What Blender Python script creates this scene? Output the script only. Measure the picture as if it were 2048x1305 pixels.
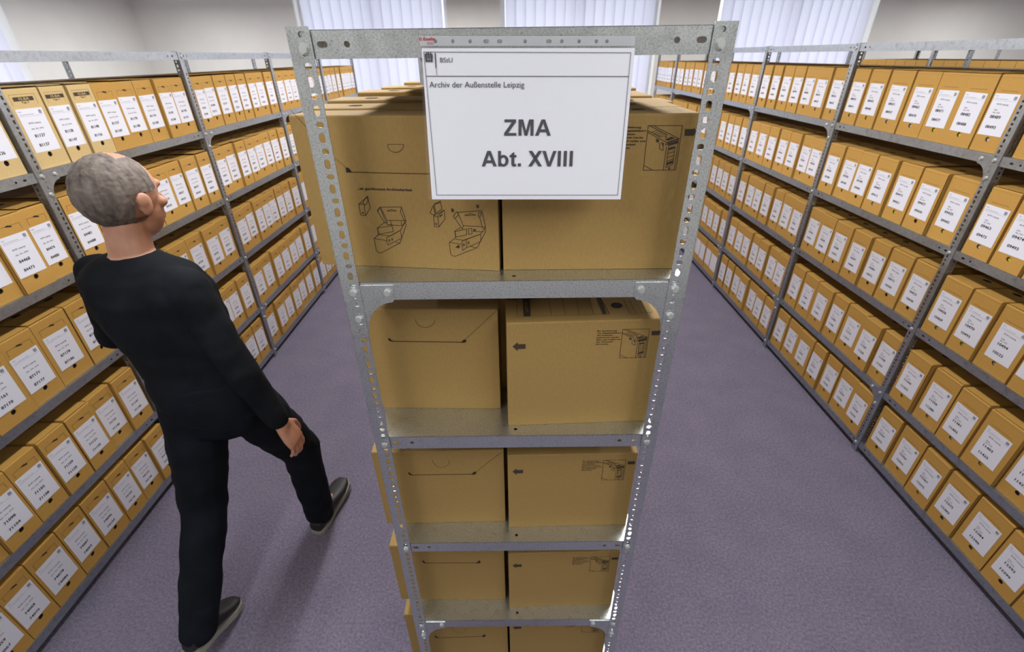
import bpy, math, random
import numpy as np
from mathutils import Vector, Matrix

for o in list(bpy.data.objects): bpy.data.objects.remove(o)
SC = bpy.context.scene
COL = SC.collection
rnd = random.Random(7)

# ------------------------------------------------------------------ camera
F_PX, PITCH, YAW, ROLL = 926.15, 30.3213, -.1696, -.7297
_p, _y, _r = [math.radians(a) for a in (PITCH, YAW, ROLL)]
FW = Vector((math.sin(_y)*math.cos(_p), math.cos(_y)*math.cos(_p), -math.sin(_p)))
_rt = Vector((math.cos(_y), -math.sin(_y), 0)); _up = _rt.cross(FW)
RT = _rt*math.cos(_r)+_up*math.sin(_r); UP = _up*math.cos(_r)-_rt*math.sin(_r)
CAM = Vector((-.0022, -.7892, 1.9648))
cam = bpy.data.cameras.new('camera'); camo = bpy.data.objects.new('camera', cam); COL.objects.link(camo)
camo.matrix_world = Matrix(((RT.x, UP.x, -FW.x, CAM.x), (RT.y, UP.y, -FW.y, CAM.y), (RT.z, UP.z, -FW.z, CAM.z), (0, 0, 0, 1)))
cam.sensor_width = 36; cam.lens = F_PX/2048*36; cam.clip_start = .05
cam.dof.use_dof = True; cam.dof.focus_distance = .86; cam.dof.aperture_fstop = 6.3
SC.camera = camo
SC.view_settings.view_transform = 'Standard'; SC.view_settings.look = 'None'
SC.view_settings.gamma = 1; SC.view_settings.use_curve_mapping = False
SC.view_settings.exposure = 0.06

# ------------------------------------------------------------------ daylight
W = bpy.data.worlds.new('overcast_sky'); SC.world = W; W.use_nodes = True
W.node_tree.nodes['Background'].inputs[0].default_value = (.90, .95, 1, 1)
W.node_tree.nodes['Background'].inputs[1].default_value = 1.7

# ceiling lamps: four rows of fluorescent battens running along the aisles; unseen outer rows added to brighten the walls
CEIL = 3.1; LZ = 2.68
LAMPS = [(x, y) for x in (-4.0, -2.4, -.8, .8, 2.4, 4.0, 6.2) for y in (-1.0, 1.15, 3.3, 5.45)]
LAMP_W = {-4.0: 22, -2.4: 8, -.8: 26, .8: 26, 2.4: 8, 4.0: 20, 6.2: 26}
for x, y in LAMPS:
    l = bpy.data.lights.new('lamp_light', 'AREA'); l.shape = 'RECTANGLE'; l.size = .16; l.size_y = 1.5
    l.energy = LAMP_W[x]*(.62 if y < 0 else 1); l.color = (1, .97, .95)
    o = bpy.data.objects.new('lamp_light', l); COL.objects.link(o); o.location = (x, y, LZ-.085)

def px_on(px, py, p0, n):
    d = RT*((px-1024)/F_PX)-UP*((py-652.5)/F_PX)+FW
    return CAM+d*((p0-CAM).dot(n)/d.dot(n))

# ------------------------------------------------------------------ materials
def mat(name, col, rough=.6, metal=0, **k):
    m = bpy.data.materials.new(name); m.use_nodes = True
    b = m.node_tree.nodes['Principled BSDF']
    b.inputs['Base Color'].default_value = (*col, 1); b.inputs['Roughness'].default_value = rough; b.inputs['Metallic'].default_value = metal
    for kk, v in k.items(): b.inputs[kk.replace('_', ' ')].default_value = v
    return m
def noise_col(m, stops, scale, detail=3, coord='Object', bump=0, bscale=None, sc3=(1, 1, 1), dist=.002, rough=.5):
    nt = m.node_tree; N = nt.nodes; L = nt.links; b = N['Principled BSDF']
    tc = N.new('ShaderNodeTexCoord'); mp = N.new('ShaderNodeMapping'); mp.inputs['Scale'].default_value = sc3
    L.new(tc.outputs[coord], mp.inputs[0])
    n = N.new('ShaderNodeTexNoise'); n.inputs['Scale'].default_value = scale; n.inputs['Detail'].default_value = detail; n.inputs['Roughness'].default_value = rough
    L.new(mp.outputs[0], n.inputs['Vector'])
    cr = N.new('ShaderNodeValToRGB'); e = cr.color_ramp.elements
    e[0].position, e[0].color = stops[0][0], (*stops[0][1], 1); e[1].position, e[1].color = stops[-1][0], (*stops[-1][1], 1)
    for p, c in stops[1:-1]:
        x = e.new(p); x.color = (*c, 1)
    L.new(n.outputs['Fac'], cr.inputs[0]); L.new(cr.outputs[0], b.inputs['Base Color'])
    if bump:
        n2 = N.new('ShaderNodeTexNoise'); n2.inputs['Scale'].default_value = bscale or scale; n2.inputs['Detail'].default_value = 2
        L.new(mp.outputs[0], n2.inputs['Vector'])
        bp = N.new('ShaderNodeBump'); bp.inputs['Strength'].default_value = bump; bp.inputs['Distance'].default_value = dist
        L.new(n2.outputs['Fac'], bp.inputs['Height']); L.new(bp.outputs[0], b.inputs['Normal'])
    return cr
M = {}
def galv(name, lo, hi, scale, rough):
    m = mat(name, hi, rough, .93)
    cr = noise_col(m, [(.30, lo), (.44, tuple(.72*h+.28*l for h, l in zip(hi, lo))), (.60, hi)], scale, 5, rough=.75, bump=.12, bscale=scale*.6, dist=.0006)
    nt = m.node_tree; n = nt.nodes.new('ShaderNodeTexNoise'); n.inputs['Scale'].default_value = scale*.12
    tc = [x for x in nt.nodes if x.type == 'MAPPING'][0]; nt.links.new(tc.outputs[0], n.inputs['Vector'])
    mr = nt.nodes.new('ShaderNodeMapRange'); mr.inputs[3].default_value = rough-.12; mr.inputs[4].default_value = rough+.15
    nt.links.new(n.outputs['Fac'], mr.inputs[0]); nt.links.new(mr.outputs[0], nt.nodes['Principled BSDF'].inputs['Roughness'])
    return m
M['galv'] = galv('galvanised_steel', (.16, .18, .18), (.72, .77, .77), 330, .29)
M['galv2'] = galv('galvanised_steel_rack', (.25, .28, .31), (.43, .47, .52), 60, .44)
M['bolt'] = mat('zinc_bolt', (.66, .70, .68), .32, .7)
def board(name, a, b_):
    m = mat(name, a, .78); noise_col(m, [(.3, b_), (.7, a)], 240, 4, rough=.7, bump=.10, bscale=160, sc3=(1, 1, .35), dist=.0006)
    return m
M['board'] = board('brown_cardboard', (.50, .285, .062), (.44, .245, .050))
M['board_c'] = board('kraft_cardboard', (.37, .24, .076), (.32, .203, .060))
M['board_p'] = board('pale_cardboard', (.60, .45, .21), (.53, .38, .165))
M['edge'] = mat('cardboard_edge', (.36, .215, .07), .85)
M['paper'] = mat('label_paper', (.72, .74, .83), .5)
M['sheet'] = mat('sign_paper', (.86, .89, .95), .5)
M['ink'] = mat('black_ink', (.035, .035, .045), .6)
M['inkb'] = mat('box_print', (.045, .03, .02), .7)
M['inkg'] = mat('grey_ink', (.22, .24, .30), .6)
M['red'] = mat('red_print', (.62, .05, .05), .5)
M['score'] = mat('score_line', (.11, .062, .018), .9)
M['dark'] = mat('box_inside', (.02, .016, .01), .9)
M['file_y'] = mat('yellow_folder', (.62, .58, .06), .7)
M['file_w'] = mat('pale_folder', (.55, .50, .40), .7)
M['file_g'] = mat('green_folder', (.05, .16, .09), .7)
M['wall'] = mat('painted_wall', (.82, .82, .79), .8); noise_col(M['wall'], [(.3, (.80, .80, .77)), (.7, (.84, .84, .81))], 3, 3)
M['ceil'] = mat('ceiling_paint', (.50, .50, .49), .9)
M['white'] = mat('white_frame', (.85, .86, .88), .4)
M['carpet'] = mat('carpet', (.2, .18, .25), .95)
noise_col(M['carpet'], [(.30, (.092, .082, .130)), (.5, (.168, .153, .220)), (.70, (.270, .248, .332))], 95, 6, rough=.78, bump=.6, bscale=220, dist=.004)
def carpet_fix():
    nt = M['carpet'].node_tree; N = nt.nodes; L = nt.links; b = N['Principled BSDF']
    src = b.inputs['Base Color'].links[0].from_socket
    n = N.new('ShaderNodeTexNoise'); n.inputs['Scale'].default_value = 5; n.inputs['Detail'].default_value = 4
    mp = [x for x in N if x.type == 'MAPPING'][0]; L.new(mp.outputs[0], n.inputs['Vector'])
    cr = N.new('ShaderNodeValToRGB'); cr.color_ramp.elements[0].position = .35; cr.color_ramp.elements[0].color = (.92, .92, .94, 1)
    cr.color_ramp.elements[1].position = .65; cr.color_ramp.elements[1].color = (1.05, 1.03, 1.02, 1); L.new(n.outputs['Fac'], cr.inputs[0])
    mx = N.new('ShaderNodeMixRGB'); mx.blend_type = 'MULTIPLY'; mx.inputs[0].default_value = 1
    L.new(src, mx.inputs[1]); L.new(cr.outputs[0], mx.inputs[2]); L.new(mx.outputs[0], b.inputs['Base Color'])
carpet_fix()
def mix_shader(name, a, b_, fac, colr=(1, 1, 1)):
    m = bpy.data.materials.new(name); m.use_nodes = True; nt = m.node_tree; N = nt.nodes
    N.remove(N['Principled BSDF']); out = N['Material Output']
    sa = N.new(a); sb = N.new(b_); mx = N.new('ShaderNodeMixShader'); mx.inputs[0].default_value = fac
    nt.links.new(sa.outputs[0], mx.inputs[1]); nt.links.new(sb.outputs[0], mx.inputs[2]); nt.links.new(mx.outputs[0], out.inputs[0])
    return m, sa, sb
M['slat'], _a, _b = mix_shader('blind_fabric', 'ShaderNodeBsdfTranslucent', 'ShaderNodeBsdfDiffuse', .42)
_a.inputs[0].default_value = (.78, .78, .90, 1); _b.inputs[0].default_value = (.72, .72, .84, 1)
M['glass'], _a, _b = mix_shader('window_glass', 'ShaderNodeBsdfTransparent', 'ShaderNodeBsdfGlossy', .05)
_b.inputs['Roughness'].default_value = .02
M['film'], _a, _b = mix_shader('clear_film', 'ShaderNodeBsdfTransparent', 'ShaderNodeBsdfDiffuse', .05)
_a.inputs[0].default_value = (.97, .97, .98, 1); _b.inputs[0].default_value = (.8, .82, .85, 1)
M['film2'], _a, _b = mix_shader('frosted_film', 'ShaderNodeBsdfTransparent', 'ShaderNodeBsdfDiffuse', .62)
_b.inputs[0].default_value = (.62, .65, .68, 1)
M['lamp'] = mat('lamp_diffuser', (.9, .9, .9), .5, Emission_Color=(1, .98, .95, 1), Emission_Strength=3.0)
M['shirt'] = mat('black_shirt', (.0065, .0085, .012), .85, Specular_IOR_Level=.12); noise_col(M['shirt'], [(.3, (.005, .0065, .009)), (.7, (.009, .0115, .016))], 9, 3, bump=.4, bscale=14, dist=.01)
M['trouser'] = mat('black_trousers', (.006, .008, .012), .8, Specular_IOR_Level=.12); noise_col(M['trouser'], [(.3, (.0045, .006, .009)), (.7, (.008, .0105, .016))], 9, 3, bump=.4, bscale=12, dist=.01)
M['skin'] = mat('skin', (.46, .235, .155), .5, Subsurface_Weight=.08); noise_col(M['skin'], [(.3, (.42, .20, .13)), (.7, (.50, .27, .185))], 18, 3)
M['hair'] = mat('grey_hair', (.17, .14, .12), .7); noise_col(M['hair'], [(.3, (.06, .048, .042)), (.7, (.19, .16, .14))], 60, 4, sc3=(1, 1, .2), bump=.5, bscale=120, dist=.004)
M['shoe'] = mat('black_leather', (.012, .012, .014), .45)
M['sole'] = mat('grey_sole', (.30, .31, .27), .7)
M['eye'] = mat('eye_white', (.75, .73, .70), .25)
M['iris'] = mat('eye_iris', (.05, .04, .03), .2)

# ------------------------------------------------------------------ mesh helpers
class MB:
    def __init__(s): s.v = []; s.f = []; s.m = []
    def add(s, vs, fs, m=0):
        b = len(s.v); s.v += [tuple(v) for v in vs]; s.f += [tuple(b+i for i in f) for f in fs]; s.m += [m]*len(fs)
    def box(s, x0, y0, z0, x1, y1, z1, m=0):
        s.add([(x, y, z) for z in (z0, z1) for y in (y0, y1) for x in (x0, x1)],
              [(0, 2, 3, 1), (4, 5, 7, 6), (0, 1, 5, 4), (2, 6, 7, 3), (0, 4, 6, 2), (1, 3, 7, 5)], m)
    def poly(s, pts, m=0): s.add(pts, [tuple(range(len(pts)))], m)
    def prism(s, pts, off, m=0):
        n = len(pts); off = Vector(off); q = [Vector(p)+off for p in pts]
        s.add(list(pts)+q, [tuple(range(n)), tuple(range(2*n-1, n-1, -1))]+[((i+1) % n, i, n+i, n+(i+1) % n) for i in range(n)], m)
    def disc(s, c, U, V, a, b, m=0, n=16):
        c, U, V = Vector(c), Vector(U), Vector(V)
        s.poly([c+U*(a*math.cos(t))+V*(b*math.sin(t)) for t in [2*math.pi*i/n for i in range(n)]], m)
    def line(s, pts, N, w, m=0):
        N = Vector(N)
        for a, b in zip(pts, pts[1:]):
            a, b = Vector(a), Vector(b); d = b-a
            if d.length < 1e-6: continue
            d.normalize(); n = d.cross(N).normalized()*w/2; e = d*w*.4
            s.poly([a-n-e, b-n+e, b+n+e, a+n-e], m)
    def build(s, name, mats, parent=None, smooth=False):
        me = bpy.data.meshes.new(name); me.from_pydata(s.v, [], s.f)
        for mm in mats: me.materials.append(M[mm])
        me.polygons.foreach_set('material_index', s.m)
        if smooth: me.polygons.foreach_set('use_smooth', [True]*len(s.f))
        me.update()
        return link(name, me, parent)
def link(name, me, parent=None):
    o = bpy.data.objects.new(name, me); COL.objects.link(o)
    if parent is not None: o.parent = parent
    return o
def thing(name, label, cat, loc=(0, 0, 0), rz=0, group=None, me=None):
    o = bpy.data.objects.new(name, me); COL.objects.link(o); o.location = loc; o.rotation_euler = (0, 0, rz)
    o['label'] = label; o['category'] = cat
    if group: o['group'] = group
    return o
def struct(name, mb, mats):
    o = mb.build(name, mats); o['kind'] = 'structure'; return o

def hole_ring(hc, a, b, n):
    out = []
    for i in range(n):
        t = 2*math.pi*(i+.5)/n; c, s_ = math.cos(t), math.sin(t)
        if a >= b: out.append((hc[0]+(a-b)*(1 if c > 0 else -1)+b*c, hc[1]+b*s_))
        else: out.append((hc[0]+a*c, hc[1]+(b-a)*(1 if s_ > 0 else -1)+a*s_))
    return out
def perf(mb, O, U, V, N, t, w, cells, m=0, n=12, u0=0):
    """strip along V, width w along U, thickness t behind the face with normal N; cells (v0, v1, hole|None)"""
    O, U, V, N = [Vector(a) for a in (O, U, V, N)]
    P = lambda u, v, d: O+U*u+V*v-N*(t*d)
    for v0, v1, h in cells:
        if h is None:
            mb.add([P(a, b, d) for d in (0, 1) for a, b in ((u0, v0), (w, v0), (w, v1), (u0, v1))], [(0, 1, 2, 3), (7, 6, 5, 4)], m); continue
        uc, vc, a, b = h; ring = hole_ring((uc, vc), a, b, n); outer = []
        for i in range(n):
            th = 2*math.pi*(i+.5)/n; c, s_ = math.cos(th), math.sin(th)
            k = min([((w-uc) if c > 0 else (uc-u0))/max(abs(c), 1e-9), ((v1-vc) if s_ > 0 else (vc-v0))/max(abs(s_), 1e-9)])
            outer.append([uc+c*k, vc+s_*k])
        for cu, cv in ((u0, v0), (w, v0), (w, v1), (u0, v1)):
            j = min(range(n), key=lambda i: (outer[i][0]-cu)**2+(outer[i][1]-cv)**2); outer[j] = [cu, cv]
        vs = [P(x, y, 0) for x, y in outer]+[P(x, y, 0) for x, y in ring]+[P(x, y, 1) for x, y in outer]+[P(x, y, 1) for x, y in ring]
        fs = []
        for i in range(n):
            j = (i+1) % n
            fs += [(i, j, n+j, n+i), (2*n+j, 2*n+i, 3*n+i, 3*n+j), (n+i, n+j, 3*n+j, 3*n+i)]
        mb.add(vs, fs, m)
    a, b = cells[0][0], cells[-1][1]
    for q in (((u0, a), (u0, b)), ((u0, b), (w, b)), ((w, b), (w, a)), ((w, a), (u0, a))):
        mb.add([P(*q[0], 0), P(*q[1], 0), P(*q[1], 1), P(*q[0], 1)], [(0, 1, 2, 3)], m)

# glyphs from Blender's built-in font, turned into plain mesh outlines
_G = {}
def _bold_letters():
    """heavy grotesque capitals (cap height .716) as clean outlines"""
    H = .716; out = {}
    def quads(L): 
        v = []; f = []
        for q in L: f.append(tuple(range(len(v), len(v)+len(q)))); v += q
        return v, f
    s = .145
    out['I'] = (*quads([[(.07, 0), (.07+s, 0), (.07+s, H), (.07, H)]]), .285)
    out['.'] = (*quads([[(.07, 0), (.21, 0), (.21, .14), (.07, .14)]]), .285)
    out['Z'] = (*quads([[(.02, 0), (.58, 0), (.58, .12), (.02, .12)], [(.04, H-.12), (.565, H-.12), (.565, H), (.04, H)], [(.02, .11), (.205, .12), (.565, H-.11), (.375, H-.12)]]), .61)
    out['M'] = (*quads([[(.07, 0), (.205, 0), (.205, H), (.07, H)], [(.62, 0), (.755, 0), (.755, H), (.62, H)], [(.205, H), (.275, H), (.4125, .20), (.475, 0), (.35, 0), (.205, .55)], [(.62, H), (.62, .55), (.475, 0), (.35, 0), (.4125, .20), (.55, H)]]), .833)
    out['A'] = (*quads([[(0, 0), (.157, 0), (.36, .56), (.36, H), (.283, H)], [(.718, 0), (.562, 0), (.36, .56), (.36, H), (.439, H)], [(.21, .155), (.51, .155), (.465, .28), (.255, .28)]]), .722)
    out['V'] = (*quads([[(0, H), (.157, H), (.335, .17), (.335, 0), (.256, 0)], [(.667, H), (.513, H), (.335, .17), (.335, 0), (.412, 0)]]), .667)
    out['X'] = (*quads([[(0, 0), (.175, 0), (.655, H), (.48, H)], [(.665, 0), (.49, 0), (.01, H), (.185, H)]]), .667)
    out['t'] = (*quads([[(.09, .12), (.23, .15), (.23, .67), (.09, .59)], [(.01, .42), (.325, .42), (.325, .53), (.01, .53)], [(.09, .12), (.105, .04), (.16, -.005), (.235, -.012), (.325, .012), (.312, .118), (.26, .103), (.235, .115), (.23, .15)]]), .333)
    v = [(.07, 0), (.20, 0), (.20, .04), (.21, H), (.07, H)]; L = [[(.07, 0), (.205, 0), (.205, H), (.07, H)]]
    n = 20; co = [(.32+.245*math.cos(a), .260+.272*math.sin(a)) for a in [2*math.pi*i/n for i in range(n)]]; ci = [(.312+.110*math.cos(a), .260+.160*math.sin(a)) for a in [2*math.pi*i/n for i in range(n)]]
    for i in range(n):
        j = (i+1) % n
        q = [co[i], co[j], ci[j], ci[i]]
        if min(p[0] for p in q) > .09: L.append(q)
    out['b'] = (*quads(L), .611)
    return out
def glyph(ch, bold):
    k = (ch, bold)
    if k not in _G:
        cu = bpy.data.curves.new('g', 'FONT'); cu.body = ch; cu.resolution_u = 3; cu.size = 1; cu.fill_mode = 'FRONT'
        if bold: cu.offset = .010
        ob = bpy.data.objects.new('g', cu); me = bpy.data.meshes.new_from_object(ob)
        vs = [(v.co.x, v.co.y) for v in me.vertices]; fs = [tuple(p.vertices) for p in me.polygons]
        bpy.data.objects.remove(ob)
        cu.body = ch+'|'; ob = bpy.data.objects.new('g', cu); m2 = bpy.data.meshes.new_from_object(ob)
        cu.body = '|'; o3 = bpy.data.objects.new('g', cu); m3 = bpy.data.meshes.new_from_object(o3)
        adv = max(v.co.x for v in m2.vertices)-max(v.co.x for v in m3.vertices)
        bpy.data.objects.remove(ob); bpy.data.objects.remove(o3)
        for q in (me, m2, m3): bpy.data.meshes.remove(q)
        _G[k] = (vs, fs, adv)
    return _G[k]
def text_w(t, bold=False): return sum(glyph(c, bold)[2] for c in t)
CAPH = None
def caph():
    global CAPH
    if CAPH is None: CAPH = max(v[1] for v in glyph('H', False)[0])
    return CAPH
BLT = _bold_letters(); BLT[' '] = ([], [], .278)
def text(mb, t, O, U, V, h, m=0, width=None, bold=False, align='l', sx=1.0):
    """h = cap height; width forces the run length"""
    O, U, V = Vector(O), Vector(U), Vector(V); s = h/(caph() if bold != 'head' else .716); W_ = text_w(t, bold) if bold != 'head' else sum(BLT[c][2] for c in t)
    kx = (width/W_) if width else s*sx
    if align == 'r': O = O-U*(W_*kx)
    if align == 'c': O = O-U*(W_*kx/2)
    x = 0
    for c in t:
        vs, fs, adv = glyph(c, bold) if bold != 'head' else BLT[c]
        for ex in ((0, .055) if bold is True else (0,)): mb.add([O+U*((x+a+ex)*kx)+V*(b*s) for a, b in vs], fs, m)
        x += adv+(.03 if bold is True else 0)

# ------------------------------------------------------------------ room
XW0, XW1, YW0, YW1 = -5.25, 9.0, -3.2, 7.0
mb = MB(); mb.box(XW0-.2, YW0-.2, -.1, XW1+.2, YW1+.3, 0); struct('floor', mb, ['carpet'])
mb = MB(); mb.box(XW0-.2, YW0-.2, CEIL, XW1+.2, YW1+.3, CEIL+.1); struct('ceiling', mb, ['ceil'])
WIN = [(-3.0, -.88), (-.13, 2.10), (2.92, 5.13)]; WZ0, WZ1 = .92, 2.95
mb = MB(); xs = [XW0-.2]+[a for w in WIN for a in w]+[XW1+.2]
for i in range(0, len(xs), 2): mb.box(xs[i], YW1, 0, xs[i+1], YW1+.3, CEIL)
for a, b in WIN: mb.box(a, YW1, 0, b, YW1+.3, WZ0); mb.box(a, YW1, WZ1, b, YW1+.3, CEIL)
struct('wall_back', mb, ['wall'])
LWIN = (2.9, 5.02)
mb = MB(); mb.box(XW0-.25, YW0, 0, XW0, LWIN[0], CEIL); mb.box(XW0-.25, LWIN[1], 0, XW0, YW1, CEIL)
mb.box(XW0-.25, LWIN[0], 0, XW0, LWIN[1], WZ0); mb.box(XW0-.25, LWIN[0], WZ1, XW0, LWIN[1], CEIL)
struct('wall_left', mb, ['wall'])
mb = MB(); mb.box(XW1, YW0, 0, XW1+.2, YW1, CEIL); struct('wall_right', mb, ['wall'])
mb = MB(); mb.box(XW0-.2, YW0-.2, 0, XW1+.2, YW0, CEIL); struct('wall_front', mb, ['wall'])
for nm, bx in (('baseboard_back', (XW0, YW1-.015, 0, XW1, YW1, .07)), ('baseboard_left', (XW0, YW0, 0, XW0+.015, YW1-.016, .07)), ('baseboard_right', (XW1-.015, YW0, 0, XW1, YW1-.016, .07))):
    mb = MB(); mb.box(*bx); struct(nm, mb, ['white'])
def window(n, L, M4):
    """local x along the opening, y outwards"""
    mb = MB(); y0, y1 = .17, .23; f = .06
    mb.box(0, y0, WZ0, L, y1, WZ0+f); mb.box(0, y0, WZ1-f, L, y1, WZ1)
    for x in (0, L/2-f/2, L-f): mb.box(x, y0, WZ0+f, x+f, y1, WZ1-f)
    mb.box(-.03, -.05, WZ0-.03, L+.03, .0, WZ0)
    o = mb.build('window_%d' % n, ['white']); o['kind'] = 'structure'; o.matrix_world = M4
    g = MB()
    for x in (f, L/2+f/2): g.box(x, .195, WZ0+f, x+L/2-1.5*f, .203, WZ1-f)
    g.build('pane', ['glass'], o)
def blind(L, M4, label, ins=.075):
    t = thing('vertical_blind', label, 'window blind', group='vertical blinds at the windows'); t.matrix_world = M4
    mb = MB(); mb.box(ins, .035, WZ1-.05, L-ins, .085, WZ1-.005); mb.build('headrail', ['white'], t)
    n = round((L-2*ins)/.138); pw = (L-2*ins)/n; me = None
    for i in range(n):
        if me is None:
            s = MB(); w = pw*1.13
            pts = [(-w/2, .004), (-w/4, .0005), (0, -.001), (w/4, .0005), (w/2, .004)]
            for (a, c), (b, d) in zip(pts, pts[1:]):
                s.poly([(a, c, WZ0+.03), (b, d, WZ0+.03), (b, d, WZ1-.05), (a, c, WZ1-.05)])
            o = s.build('slat', ['slat'], t, True); me = o.data
        else: o = link('slat', me, t)
        o.location = (ins+pw*(i+.5), .06, 0); o.rotation_euler = (0, 0, math.radians(-13))
T = Matrix.Translation
names = ['white vertical blind in the back window nearest the left wall', 'white vertical blind in the back window behind the paper sign',
         'white vertical blind in the back window behind the right racks']
for i, (a, b) in enumerate(WIN):
    window(i+1, b-a, T((a, YW1, 0))); blind(b-a, T((a, YW1, 0)), names[i])
ML = T((XW0, LWIN[0], 0)) @ Matrix.Rotation(math.pi/2, 4, 'Z')
window(4, LWIN[1]-LWIN[0], ML); blind(LWIN[1]-LWIN[0], ML, 'white vertical blind in the side window at the top left corner')
# lamp housings, also for the outer rows added to light the walls
lm = None
for i, (x, y) in enumerate(LAMPS):
    t = thing('ceiling_lamp', 'long white fluorescent batten lamp hung from the ceiling, outer rows added to light the walls', 'ceiling lamp', (x, y, LZ), group='ceiling lamps')
    if lm is None:
        a = MB(); a.box(-.07, -.78, -.05, .07, .78, 0); [a.box(-.006, q-.006, -.001, .006, q+.006, CEIL-LZ) for q in (-.55, .55)]; A = a.build('housing', ['white'], t)
        b = MB(); b.box(-.05, -.75, -.075, .05, .75, -.051); B_ = b.build('diffuser', ['lamp'], t); lm = (A.data, B_.data)
    else: link('housing', lm[0], t); link('diffuser', lm[1], t)

# ------------------------------------------------------------------ racks
SH = [2.0, 1.5995, 1.2082, .8169, .4256, .075]
FLG = .037; PW = .035; BAY = 1.08; DEPTH = .652
def post_mesh(n, H=2.004, name='post', mt='galv2', rnd_corner=True):
    mb = MB(); t = .0018; N = int(H/.02)
    cells = []
    top = H
    k = 0; v = top-.008-.01
    lst = []
    # from the top down, pitch 20 mm, alternating upright and lying slots
    edge = top
    while edge-.02 > .01:
        c = edge-.01 if k else edge-.004
        lst.append((edge-.02, edge, (.0225 if k % 2 else .0235, edge-.01, .0048 if k % 2 else .0058, .0078 if k % 2 else .0044))); edge -= .02; k += 1
    lst = lst[::-1]; cells = [(0, lst[0][0], None)]+lst
    perf(mb, (0, 0, 0), (1, 0, 0), (0, 0, 1), (0, -1, 0), t, PW, cells, 0, n, .0025)
    perf(mb, (0, 0, 0), (0, 1, 0), (0, 0, 1), (-1, 0, 0), t, PW, cells, 0, n, .0025)
    # rounded corner
    r = .0025; pts = [(r-r*math.cos(a), r-r*math.sin(a)) for a in [i*math.pi/8 for i in range(5)]]
    for (a, b), (c, d) in zip(pts, pts[1:]): mb.add([(a, b, 0), (c, d, 0), (c, d, H), (a, b, H)], [(0, 1, 2, 3)])
    me = bpy.data.meshes.new(name); me.from_pydata(mb.v, [], mb.f); me.materials.append(M[mt]); return me
def shelf_mesh(Lx, Ly, n, mt, frontholes=True):
    mb = MB(); t = .0012
    ends = lambda L: [(0, .028, None), (.028, .062, ('o')), (.062, .10, ('r')), (.10, L-.10, None), (L-.10, L-.062, 'r'), (L-.062, L-.028, 'o'), (L-.028, L, None)]
    def cells(L):
        out = []
        for a, b, h in ends(L):
            if h is None: out.append((a, b, None))
            else:
                c = (a+b)/2
                out.append((a, b, (FLG*.5, c, .0042, .0075 if h == 'o' else .0045)))
        return out
    z = 0
    # flanges: strips running along the edges (V = run, U = down)
    perf(mb, (-Lx/2, 0, z), (0, 0, -1), (1, 0, 0), (0, -1, 0), t, FLG, cells(Lx), 0, n)
    perf(mb, (-Lx/2, Ly, z), (0, 0, -1), (1, 0, 0), (0, 1, 0), t, FLG, cells(Lx), 0, n)
    perf(mb, (-Lx/2, 0, z), (0, 0, -1), (0, 1, 0), (-1, 0, 0), t, FLG, cells(Ly), 0, n)
    perf(mb, (Lx/2, 0, z), (0, 0, -1), (0, 1, 0), (1, 0, 0), t, FLG, cells(Ly), 0, n)
    # plate: front strip with one round hole, then the rest; rolled lips below
    perf(mb, (-Lx/2, 0, z), (0, 1, 0), (1, 0, 0), (0, 0, 1), t, .05, [(0, Lx/2-.03, None), (Lx/2-.03, Lx/2+.03, (.022, Lx/2, .0042, .0042)), (Lx/2+.03, Lx, None)], 0, n)
    mb.box(-Lx/2, .05, z-t, Lx/2, Ly, z)
    for y in (.001, Ly-.013): mb.box(-Lx/2+.001, y, z-FLG, Lx/2-.001, y+.012, z-FLG+.001)
    for x in (-Lx/2+.001, Lx/2-.013): mb.box(x, .014, z-FLG, x+.012, Ly-.014, z-FLG+.001)
    # bright rolled front edge
    me = bpy.data.meshes.new('shelf'); me.from_pydata(mb.v, [], mb.f); me.materials.append(M[mt]); return me
def gusset_mesh(mt):
    mb = MB(); w, h = .098, .105
    pts = [(0, 0), (w, 0), (w, -.028)]
    for i in range(9):
        a = i/8*math.pi/2; pts.append((.036+(w-.006-.036)*(1-math.sin(a)), -.036-(h-.036)*(1-math.cos(a))))
    pts += [(0, -h)]
    mb.prism([(x, 0, z) for x, z in pts][::-1], (0, .0014, 0))
    me = bpy.data.meshes.new('corner_bracket'); me.from_pydata(mb.v, [], mb.f); me.materials.append(M[mt]); return me
def bolt_mesh():
    mb = MB(); R = .0066
    def cyl(r, y0, y1, n, rot=0):
        a = [(r*math.cos(2*math.pi*i/n+rot), y0, r*math.sin(2*math.pi*i/n+rot)) for i in range(n)]
        mb.prism(a, (0, y1-y0, 0))
    cyl(.0078, 0, -.0012, 20); cyl(R, -.0012, -.0052, 6, .3); cyl(R*.86, -.0052, -.0058, 6, .3)
    me = bpy.data.meshes.new('bolt'); me.from_pydata(mb.v, [], mb.f); me.materials.append(M['bolt']); return me
PM_HI = post_mesh(16, mt='galv'); PM_LO = post_mesh(8, name='rack_post')
SM_HI = shelf_mesh(DEPTH-.008, BAY-.004, 16, 'galv'); SM_LO = shelf_mesh(DEPTH-.008, BAY-.004, 10, 'galv2')
GM_HI = gusset_mesh('galv'); GM_LO = gusset_mesh('galv2'); BM = bolt_mesh()
SHZ_BAYS = {}
def basis(x, y, o): return Matrix(((x[0], y[0], 0, o[0]), (x[1], y[1], 0, o[1]), (0, 0, 1, o[2]), (0, 0, 0, 1)))
def put(name, me, parent, mtx):
    o = link(name, me, parent); o.matrix_local = mtx; return o
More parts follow.
